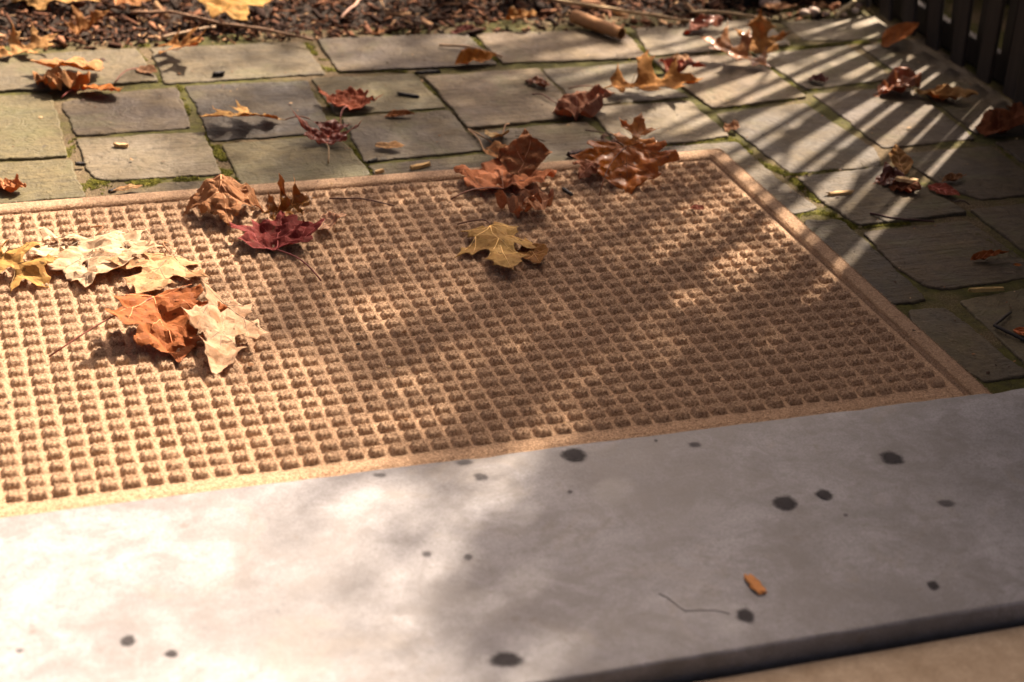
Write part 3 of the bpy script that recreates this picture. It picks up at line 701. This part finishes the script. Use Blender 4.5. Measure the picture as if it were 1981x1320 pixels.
ZM = .0128
L_ = leaf
# on the mat
L_('large pale cream leaf with torn edges lying on the sunny left of the mat', 'BROAD', (184, 458), (166, 566), (.68, .52, .35), ZM, .98, .20, 0, 0, .07, .05, (.0, .04), stem=(176, 440), torn=True, stem_col=(.30, .13, .05), scale=.92)
L_('pale tan pointed leaf touching the right side of the cream leaf', 'MAPLE', (334, 500), (262, 586), (.61, .39, .21), ZM, .85, .35, 0, -.15, .06, .03, (.05, -.08), stem=(322, 470), stem_col=(.34, .15, .06), scale=.95)
L_('folded amber and cream leaf cut by the left edge of the picture on the mat', 'OAK', (-30, 505), (85, 556), (.58, .36, .12), ZM, 1.15, -.5, -1.0, .3, .08, .03, (.30, .2), lift=.0)
L_('rusty brown curled maple leaf with a long thin stem pointing left', 'BROAD', (293, 608), (348, 706), (.42, .145, .05), ZM, .95, .35, .2, .1, .09, .06, (-.30, -.10), stem=(95, 690), stem_col=(.22, .06, .035), scale=.92)
L_('pale buff leaf standing folded beside the rusty leaf near the mat middle', 'MAPLE', (442, 612), (410, 752), (.66, .47, .31), ZM, .58, .35, .1, .35, .06, .03, (-.22, -.30), stem_col=(.45, .28, .15), scale=.80)
L_('domed dull brown crumpled leaf at the back of the mat left of the crimson one', 'BROAD', (428, 392), (440, 446), (.40, .20, .095), ZM, 1.0, -1.1, -.8, -.1, .10, .10, (0, .05), stem=(381, 370), stem_col=(.22, .07, .04))
L_('crimson jagged leaf with curved stem near the back of the mat', 'BROAD', (536, 490), (548, 424), (.22, .034, .030), ZM, 1.02, .30, .3, .1, .08, .06, (-.06, -.10), stem=(621, 543), stem_col=(.15, .03, .03), scale=.92)
L_('amber curled leaf tucked behind the crimson leaf', 'OAK', (508, 416), (618, 408), AMBR, ZM, 1.2, .6, .6, .3, .10, .10, (.10, .5), wet=True, lift=.004)
L_('small pale pink leaf piece poking out right of the crimson leaf', 'SHRED', (605, 455), (663, 428), (.62, .40, .27), ZM, .9, .5, .4, 0, .10, .06, (.05, -.15), lift=.004)
L_('pinkish brown ragged leaf overlapping the back border of the mat', 'BROAD', (975, 384), (968, 306), (.50, .19, .085), ZM, 1.0, .25, .15, 0, .08, .06, (-.10, -.05), stem=(872, 386), stem_col=(.14, .05, .03), scale=.82)
L_('dull brown leaf tip standing up behind the pinkish leaf on the mat edge', 'SHRED', (1000, 352), (1044, 312), (.36, .16, .075), ZM, 1.2, 0, 0, 0, .10, .06, (.75, .1), lift=.004)
L_('narrow buff orange leaf slip on the mat border above the pinkish leaf', 'OVATE', (938, 296), (1002, 328), (.62, .34, .15), .0105, .7, .6, 0, .2, .08, .04, (.06, .25), lift=.006)
L_('shredded tan and pink leaf below the pinkish leaf on the mat', 'SHRED', (985, 386), (1062, 438), (.50, .26, .15), ZM, 1.05, .2, .3, 0, .16, .16, (.05, .05), torn=True)
L_('olive tan three lobed leaf lying alone in the middle of the mat', 'MAPLE', (948, 456), (992, 545), (.47, .30, .105), ZM, .68, -.25, 0, -.10, .05, .02, (.0, .06), stem=(885, 434), stem_col=(.13, .05, .03))
L_('small amber leaf scrap at the right of the olive tan leaf', 'OVATE', (1022, 480), (1046, 520), (.33, .16, .045), ZM, .95, .3, 0, 0, .05, .03, (.05, .25), lift=.002)
L_('big glossy mahogany leaf curled upward on the back of the mat', 'BROAD', (1206, 326), (1218, 382), (.52, .16, .012), ZM, 1.45, .30, .15, .10, .07, .03, (-.62, .04), wet=True, stem=(1160, 378), stem_col=(.2, .07, .03), scale=.80)
L_('glossy tan orange oak leaf rising behind the mahogany leaf', 'OAK', (1212, 335), (1238, 268), (.60, .25, .055), ZM, .85, .4, .4, .1, .06, .03, (.35, .10), wet=True, lift=.010, scale=.72)
L_('grey brown withered leaf on the stone behind the mahogany leaf', 'SHRED', (1148, 270), (1222, 287), (.30, .20, .15), .001, .8, .3, 0, 0, .12, .12, (.05, 0), torn=True)
L_('rusty pink leaf edge showing left under the mahogany leaf', 'SHRED', (1118, 345), (1190, 312), (.38, .17, .10), ZM, .8, .3, 0, 0, .10, .08, (.25, .1), lift=.001)
L_('tiny red leaf scrap on the right part of the mat', 'SHRED', (1334, 404), (1364, 407), (.26, .07, .04), ZM, 1.0, .3, 0, 0, .1, .05, (0, .1))
# on the paving, left part
L_('broad tan leaf curled over a crumpled one near the left edge of the paving', 'BROAD', (192, 150), (58, 142), (.55, .32, .14), .001, .55, .3, .15, .2, .06, .03, (.04, .20), lift=.012)
L_('crumpled brown leaf under the broad tan leaf on the paving', 'SHRED', (80, 158), (162, 186), (.45, .23, .10), .001, 1.1, .4, .3, 0, .2, .22, (.05, 0))
L_('bright orange leaf with thin red stem beside the crumpled brown one', 'OVATE', (162, 172), (240, 192), (.55, .20, .045), .001, 1.0, .3, .2, .1, .08, .05, (.12, -.2), stem=(118, 190), stem_col=(.22, .04, .03))
L_('tan leaf curled along the edge of the mulch at the far left', 'OAK', (-15, 118), (108, 92), TAN, .001, .8, .5, .3, .3, .08, .04, (.06, .30), lift=.004)
L_('brown leaf with upturned points on the mulch above the tan curled leaf', 'MAPLE', (150, 72), (222, 58), (.36, .17, .055), .0, .85, .9, .3, .5, .06, .03, (.35, 0), lift=.006)
L_('small rusty leaf at the left edge just above the mat', 'SHRED', (-6, 356), (54, 376), (.46, .20, .085), .001, .9, .5, .3, .2, .15, .14, (.1, .1))
L_('golden tan leaf cut by the top left corner of the picture', 'BROAD', (30, 4), (190, 16), (.55, .34, .13), .004, .55, -.3, -.2, 0, .07, .03, (.03, .15), lift=.010)
L_('orange tan leaf on the mulch cut by the top edge, right of the golden one', 'BROAD', (222, 14), (318, 10), (.48, .24, .10), .004, .7, -.3, 0, .1, .08, .05, (.05, .1), lift=.012)
L_('large golden leaf arched on the mulch at the top edge', 'BROAD', (395, 36), (540, 26), (.60, .36, .11), .004, .75, -.3, -.3, -.1, .06, .03, (.04, .12), lift=.016)
L_('orange tan oak leaf lying askew on the second flagstone from the left', 'OAK', (318, 92), (396, 131), (.52, .26, .085), .001, .95, .3, .2, .2, .06, .03, (.22, .4), lift=.008)
L_('little tan leaf piece with a bent stem over the joint', 'OVATE', (268, 133), (304, 147), (.52, .30, .17), .001, .9, .3, 0, .1, .06, .03, (.1, .2), stem=(222, 160), stem_col=(.22, .07, .05))
L_('tan oak leaf lying alone on the dark flagstone', 'OAK', (551, 236), (392, 248), (.56, .34, .12), .001, .85, .35, 0, .15, .05, .02, (.10, .18), stem=(598, 230), stem_col=(.2, .06, .03), lift=.004)
L_('maroon and tan crumpled leaf on the paving left of the small brown one', 'BROAD', (668, 222), (690, 176), (.38, .11, .055), .001, .95, .3, .2, .1, .10, .08, (-.05, 0), stem=(660, 250), stem_col=(.2, .05, .04), lift=.002, scale=.75)
L_('wet dark red leaf at the corner of the dark flagstone', 'MAPLE', (630, 283), (648, 256), (.28, .055, .025), .001, 1.5, .5, .4, .2, .09, .07, (.15, 0), wet=True, stem=(635, 316), stem_col=(.3, .2, .1), lift=.004)
L_('flat tan leaf scrap on the paving behind the mat', 'SHRED', (726, 284), (783, 294), (.55, .34, .16), .001, .75, .2, 0, 0, .05, .02, (.1, .1), lift=.003)
L_('small brown curled leaf right of the maroon leaf', 'OVATE', (744, 227), (802, 226), (.32, .13, .045), .001, .6, .8, .2, .5, .06, .04, (.05, .1))
L_('amber curled leaf on the joint under a thin twig', 'OVATE', (880, 127), (958, 118), (.50, .21, .04), .001, .75, .7, .2, .5, .08, .06, (.05, .25), lift=.002)
# middle and right part of the paving
L_('small rust coloured leaf in the middle of the paving', 'SHRED', (1010, 156), (1062, 174), (.34, .13, .05), .001, .8, .6, .2, .3, .10, .08, (.1, .1), wet=True)
L_('pink brown crumpled leaf at the end of a twig on the paving', 'SHRED', (1066, 226), (1182, 208), (.44, .22, .14), .001, .8, .4, .2, .1, .14, .16, (.05, .05))
L_('large orange tan oak leaf casting a shadow on pale stone', 'OAK', (1163, 178), (1350, 184), (.50, .24, .065), .001, 1.0, .4, .1, .3, .06, .03, (.08, .20), stem=(1100, 172), stem_col=(.2, .07, .04), lift=.010)
L_('pinkish red crumpled leaf beside the large orange tan oak leaf', 'SHRED', (1274, 132), (1371, 157), (.42, .16, .11), .001, .8, .4, .2, .1, .14, .16, (.05, .1))
L_('little pale tan scrap behind the pinkish red crumpled leaf', 'SHRED', (1298, 128), (1330, 118), (.55, .34, .19), .001, 1.0, .3, 0, 0, .08, .05, (.2, .1), lift=.002)
L_('glossy brown oak leaf with raised points on the pale stones', 'OAK', (1490, 137), (1352, 108), (.40, .17, .05), .001, .95, .4, .2, .35, .06, .03, (.12, -.2), wet=True, lift=.010)
L_('tan oak leaf with one long upright point on a pale stone', 'MAPLE', (1470, 104), (1462, 74), (.50, .25, .075), .001, 1.0, .6, .9, .2, .05, .02, (.45, 0), scale=.95)
L_('reddish crumpled leaf near the bark piece at the back', 'SHRED', (1322, 66), (1400, 52), (.40, .14, .075), .001, .5, .4, .2, .2, .12, .10, (.05, .1), wet=True)
L_('small dark red wet leaf in the streaks of light', 'SHRED', (1566, 153), (1608, 166), (.20, .045, .025), .001, .85, .5, .2, .2, .12, .12, (.1, .1), wet=True)
L_('wet rusty leaf with a thin upright stem in the streaks of light', 'SHRED', (1690, 186), (1768, 166), (.36, .13, .05), .001, .9, .5, .2, .2, .12, .12, (.1, .1), wet=True, stem=(1735, 140))
L_('tan and brown leaf between the rusty leaf and the slats', 'SHRED', (1768, 178), (1892, 206), (.42, .24, .09), .001, .6, .3, .1, .2, .10, .08, (.1, .1))
L_('orange leaf leaning at the foot of the far slats', 'OVATE', (1706, 88), (1784, 86), (.50, .17, .045), .001, 1.1, .3, .3, .2, .06, .03, (.5, .1), stem=(1722, 66), stem_col=(.4, .12, .08))
L_('brown red leaf near the right edge at the foot of the fence', 'SHRED', (1904, 264), (1978, 232), (.30, .10, .04), .001, .8, .6, .3, .3, .10, .08, (.1, .1))
L_('orange brown leaf cut by the right edge below the fence', 'OVATE', (1955, 208), (1996, 232), (.48, .20, .05), .001, 1.0, .5, .3, .3, .05, .03, (.2, .1))
L_('dark rust leaf at the left of the leaf heap on shaded stone', 'SHRED', (1686, 358), (1740, 346), (.20, .06, .03), .001, .95, .6, .3, .2, .12, .10, (.1, .1), wet=True)
L_('dark rust leaf under the pale wood chip on shaded stone', 'SHRED', (1716, 362), (1790, 378), (.22, .075, .03), .001, .9, .6, .3, .2, .12, .10, (.1, .1))
L_('tan leaf slip on top of the leaf heap on shaded stone', 'OVATE', (1748, 345), (1724, 314), (.46, .26, .10), .001, .9, .5, .5, .2, .06, .05, (.2, .1), lift=.008)
L_('flat red leaf right of the leaf heap on shaded stone', 'OVATE', (1796, 363), (1856, 384), (.33, .075, .045), .001, .95, .2, 0, 0, .06, .03, (.05, .12), lift=.002)
L_('small brown leaf strip behind the flat red leaf', 'OVATE', (1822, 354), (1868, 345), (.27, .13, .05), .001, .6, .5, 0, .3, .08, .05, (.1, .1))
L_('rust coloured rolled leaf on the shaded flagstone at the right', 'OVATE', (1878, 505), (1948, 498), (.33, .10, .025), .001, .42, 1.4, .3, .8, .06, .05, (.05, .1))
L_('orange red leaf cut by the right edge near the forked twig', 'OVATE', (1960, 640), (2010, 660), (.42, .12, .035), .001, .8, .4, .1, .2, .06, .03, (.1, .1))
L_('tiny orange scrap near the right edge below the rolled leaf', 'SHRED', (1960, 515), (1978, 516), (.40, .13, .03), .001, .9, .4, 0, 0, .1, .05, (.1, .1))
L_('small tan leaf on the joint above the mat corner', 'SHRED', (1405, 256), (1432, 246), (.52, .29, .16), .001, 1.0, .5, .3, .2, .1, .08, (.15, .1))
L_('small cream fan shaped leaf with long stem behind the mat', 'OVATE', (972, 262), (948, 288), (.60, .46, .24), .001, 1.0, .4, 0, .3, .05, .02, (.3, .2), stem=(985, 240), stem_col=(.5, .28, .15))
L_('pale orange leaf scraps along the back edge of the mat', 'SHRED', (212, 376), (282, 369), (.58, .36, .18), .001, .45, .2, 0, 0, .06, .04, (.1, .1), lift=.004)
L_('amber leaf lying on the mulch near the top middle', 'SHRED', (972, 44), (1042, 54), (.36, .18, .05), .006, .8, .4, 0, .2, .12, .1, (.2, .1), lift=.008)
L_('orange brown leaf cut by the top edge on the mulch near the middle', 'BROAD', (1000, -12), (1056, 14), (.42, .20, .07), .006, .8, .3, 0, .2, .08, .05, (.3, .1), lift=.012)
L_('brown leaf lying on the mulch at the top right', 'OVATE', (1474, 24), (1544, 34), (.44, .25, .13), .004, .6, .4, .2, .2, .08, .05, (.1, .1), lift=.010)
L_('dark red leaf on the mulch edge at the top middle', 'SHRED', (872, 66), (918, 60), (.14, .03, .02), .001, .8, .4, 0, .2, .1, .08, (.15, .1))
L_('small orange leaf scrap on the mulch edge left of the dark red one', 'SHRED', (716, 68), (748, 66), (.46, .22, .10), .001, .9, .4, 0, .2, .1, .08, (.15, .1))

# ------------------------------------------------------------------ chips, twigs, pebbles
def chip(label, a, b, wid, color, z=.0, thick=.006, name='wood_chip', cat='wood chip'):
    A = at(*a, z); B = at(*b, z); L = (B-A).length; ang = math.atan2((B-A).y, (B-A).x); rng = random.Random(int(a[0]*7+a[1]))
    V, F = [], []; n = 5
    prof = [(-.5, 0), (-.42, .85), (-.1, 1.0), (.3, .92), (.5, .25), (.4, 0)]
    for i in range(n+1):
        for (py, pz) in prof: V.append((L*(i/n-.5)+rng.uniform(-.10, .10)*L*(i in (0, n)), py*wid*rng.uniform(.75, 1.2)*(.75 if i in (0, n) else 1), .0012+pz*thick*rng.uniform(.85, 1.12)))
    m = len(prof)
    for i in range(n):
        for k in range(m): F.append((i*m+k, (i+1)*m+k, (i+1)*m+(k+1) % m, i*m+(k+1) % m))
    F.append(tuple(range(m))); F.append(tuple(range(n*m, n*m+m))[::-1])
    C = (A+B)/2; o = link(name, mesh(name, V, F), M['wood'], None, (C.x, C.y, z)); o.rotation_euler.z = ang; o.color = color+(1,)
    return tag(o, label, cat)
BL = (.58, .38, .17)
chip('blond split wood chip lying on the shaded stone right of the mat corner', (1600, 380), (1648, 376), .009, BL)
chip('pale wood chip lying on top of the leaf heap', (1734, 349), (1776, 355), .014, (.62, .42, .20), .012)
chip('yellowish wood chip on the joint near the right edge', (1878, 566), (1936, 563), .007, (.50, .33, .12))
chip('tan wood chip on the stone touching the back of the mat', (792, 329), (831, 321), .010, (.52, .33, .13))
chip('orange wood chip lying on the grey step', (1447, 1116), (1474, 1150), .014, (.50, .20, .055), SZ+.0004, .0022)
chip('small tan chip on the pale flagstone above the mat', (221, 284), (249, 286), .008, (.60, .38, .18))
chip('tiny tan chip against the mat border', (726, 338), (742, 334), .005, (.52, .33, .15))
chip('dark plum bark chip behind the mat border', (1100, 306), (1124, 300), .012, (.05, .022, .02), .0, .010, 'bark_chip', 'bark chip')
chip('black bark chip on the back of the mat', (1088, 369), (1106, 380), .006, (.012, .012, .014), ZM, .005, 'bark_chip', 'bark chip')
chip('black bark sliver on the stone behind the maroon leaf', (767, 184), (808, 190), .006, (.014, .014, .014), .0, .005, 'bark_chip', 'bark chip')
chip('black bark sliver on the joint at the back', (806, 145), (850, 142), .008, (.016, .016, .016), .0, .006, 'bark_chip', 'bark chip')
chip('black bark bit near the second flagstone edge', (412, 148), (434, 147), .010, (.014, .012, .012), .0, .008, 'bark_chip', 'bark chip')
chip('black bark bit in the joint at the left', (146, 321), (164, 322), .006, (.014, .012, .012), .0, .006, 'bark_chip', 'bark chip')
chip('black bark crumb against the back edge of the mat', (211, 376), (223, 372), .008, (.014, .012, .014), .0, .006, 'bark_chip', 'bark chip')
chip('black bark crumb on the joint behind the mat', (714, 318), (730, 312), .006, (.016, .016, .016), .0, .006, 'bark_chip', 'bark chip')
def twig(label, pts, r0, r1, color, z=.003, arch=.004, name='twig'):
    P = [at(x, y, z) for x, y in pts]; Q = []; n = 6
    for a, b in zip(P, P[1:]):
        for k in range(n): Q.append(a.lerp(b, k/n))
    Q.append(P[-1]); c = Q[0].copy(); c.z = 0
    Q = [q-c+Vector((0, 0, arch*math.sin(math.pi*i/(len(Q)-1))+.0015*noise.noise((q.x*30, q.y*30, 1))))+Vector((.002*noise.noise((q.x*25, q.y*25, 5)), .002*noise.noise((q.x*25, q.y*25, 8)), 0)) for i, q in enumerate(Q)]
    V, F = tube(Q, r0, r1, 6, .15); o = link(name, mesh(name, V, F, smooth=True), M['twig'], None, c); o.color = color+(1,)
    return tag(o, label, 'twig')
twig('dark curved twig on the shaded stone right of the mat', [(1683, 413), (1715, 424), (1755, 429), (1808, 428)], .0022, .0014, (.07, .03, .025))
tw = twig('forked black twig near the right edge of the paving', [(1955, 605), (1938, 622), (1922, 634), (1945, 645), (1985, 659)], .0022, .0026, (.03, .025, .022))
twig('thin dark stalk lying across the back of the mat', [(638, 384), (700, 389), (762, 398)], .0013, .0009, (.10, .045, .035), ZM+.001)
twig('thin tan stalk on the stone just behind the mat', [(905, 250), (940, 272), (974, 294)], .0017, .0012, (.36, .22, .11))
twig('second tan stalk crossing the first behind the mat', [(907, 252), (925, 272), (938, 296)], .0015, .0011, (.34, .20, .10))
twig('thin tan twig lying over the amber curled leaf', [(850, 88), (905, 93), (945, 104), (972, 110)], .0026, .0018, (.40, .25, .14), .006)
twig('long brown stick lying over the mulch at the upper left', [(253, 25), (330, 27), (430, 52), (520, 62), (606, 78)], .0035, .0025, (.26, .15, .085), .014, .006)
twig('short pale stick on the mulch below the large golden leaf', [(312, 74), (360, 66), (416, 52)], .0035, .003, (.34, .23, .14), .008)
twig('long tan stick lying over the mulch at the top right', [(1050, -3), (1120, 15), (1200, 27), (1340, 42)], .0045, .003, (.45, .32, .17), .012, .008)
twig('pale stick along the mulch edge left of the brown leaf', [(1336, 23), (1400, 28), (1490, 38)], .004, .003, (.50, .36, .20), .008)
twig('pinkish twig on the mulch at the top, right of the golden leaf', [(697, -4), (685, 16), (657, 36)], .003, .0025, (.42, .24, .17), .012)
twig('cream curved stick standing out by the dark wall', [(1618, 32), (1640, 22), (1653, 2)], .0045, .004, (.55, .46, .28), .008, .012)
twig('thin dark stalk running into the pink brown crumpled leaf', [(1030, 182), (1050, 186), (1070, 200), (1090, 206)], .0012, .001, (.13, .05, .035))
twig('dark thin stalk on the pale stone behind the mahogany leaf', [(1132, 253), (1170, 262), (1210, 268)], .0012, .001, (.09, .04, .03))
twig('thin dark stalk on the stone left of the mahogany leaf', [(998, 264), (1030, 270), (1055, 274)], .001, .0008, (.12, .07, .04))
twig('short dark twig on the tan joint below the flat red leaf', [(1846, 391), (1862, 394), (1876, 396)], .0016, .0012, (.06, .035, .025))
# curl of bark at the back edge
def bark_curl():
    A = at(1112, 34, .016); B = at(1202, 66, .016); d = (B-A).normalized(); u = d.cross(Vector((0, 0, 1))); V, F = [], []; n, m = 10, 13; c = (A+B)/2; c.z = 0
    for s_ in (1.0, .80):
        for i in range(n+1):
            for k in range(m+1):
                a = math.radians(-30+290*k/m); r = .0165*s_*(1+.10*noise.noise((i*.5, k*.4, 2)))*(1-.2*i/n)
                p = A.lerp(B, i/n)+u*math.cos(a)*r+Vector((0, 0, math.sin(a)*r)); V.append(p-c)
    o_ = (n+1)*(m+1)
    for i in range(n):
        for k in range(m):
            q = i*(m+1)+k; F.append((q, q+1, q+m+2, q+m+1)); F.append((o_+q, o_+q+m+1, o_+q+m+2, o_+q+1))
    for i in range(n):
        for k in (0, m): q = i*(m+1)+k; F.append((q, q+m+1, o_+q+m+1, o_+q))
    for k in range(m):
        for i in (0, n): q = i*(m+1)+k; F.append((q, o_+q, o_+q+1, q+1))
    o = link('bark_curl', mesh('bark_curl', V, F, smooth=True), M['wood'], None, c); o.color = (.42, .21, .085, 1); tag(o, 'rolled brown piece of bark on the back edge of the paving', 'bark')
bark_curl()
# pebbles at the dark wall
PEB = ['largest pale pebble at the mulch edge left of the dark wall', 'pale pebble left of the middle of the pebble row by the wall', 'round pale pebble in the middle of the row by the wall', 'leftmost pebble lying on the mulch by the brown leaf',
       'small pebble right of the cream curved stick', 'tiny pebble at the foot of the cream curved stick', 'tiny pebble just right below the cream curved stick', 'small pebble highest up beside the dark wall']
for k, (x, y, r) in enumerate([(1500, 16, .017), (1556, 28, .011), (1575, 26, .013), (1480, 10, .014), (1655, 24, .009), (1600, 30, .008), (1632, 30, .008), (1660, 14, .009)]):
    bm = bmesh.new(); bmesh.ops.create_icosphere(bm, subdivisions=2, radius=r)
    for v in bm.verts: v.co *= 1+.22*noise.noise(v.co*60+Vector((k*3, 0, 0))); v.co.z *= .7
    me = bpy.data.meshes.new('pebble'); bm.to_mesh(me); bm.free(); me.polygons.foreach_set('use_smooth', [True]*len(me.polygons))
    p = at(x, y, .004); o = link('pebble', me, M['pebble'], None, (p.x, p.y, .004+r*.35)); o.color = rnd.choice([(.42, .32, .26, 1), (.50, .42, .36, 1), (.34, .24, .19, 1)])
    tag(o, PEB[k], 'pebble', 'pebbles by the dark wall')

# crumbs of leaf and grit lying about
def crumbs():
    rng = random.Random(77); V, F = [], []
    for _ in range(900):
        x = rng.uniform(.0, 2.0); y = rng.uniform(1.78, 3.38); onmat = x < MX1 and y < MY1
        if onmat and rng.random() < .55: continue
        r = rng.lognormvariate(-6.35, .5); z = (ZM if onmat else .0008)+r*.2; k = len(V); a = rng.uniform(0, 6.28); n = 5
        for m_ in range(n):
            rr = r*rng.uniform(.4, 1.3); V.append((x+rr*math.cos(a+m_*1.257), y+rr*math.sin(a+m_*1.257)*.8, z+rng.uniform(-.3, .5)*r))
        V.append((x, y, z+r*rng.uniform(.2, .8)))
        F += [(k+m_, k+(m_+1) % n, k+n) for m_ in range(n)]
    return V, F
def m_crumb():
    t = NT('crumb'); c = t.ramp(t.n.new('ShaderNodeNewGeometry').outputs['Random Per Island'], [(0, (.02, .015, .012)), (.45, (.06, .03, .018)), (.7, (.26, .12, .05)), (.9, (.45, .30, .16))]); return t.fin(c, .8, None, .3)
V, F = crumbs(); o = link('leaf_crumbs', big_mesh('leaf_crumbs', V, F), m_crumb()); o['kind'] = 'stuff'; tag(o, 'tiny crumbs of dry leaf and grit strewn over mat and paving', 'crumbs')
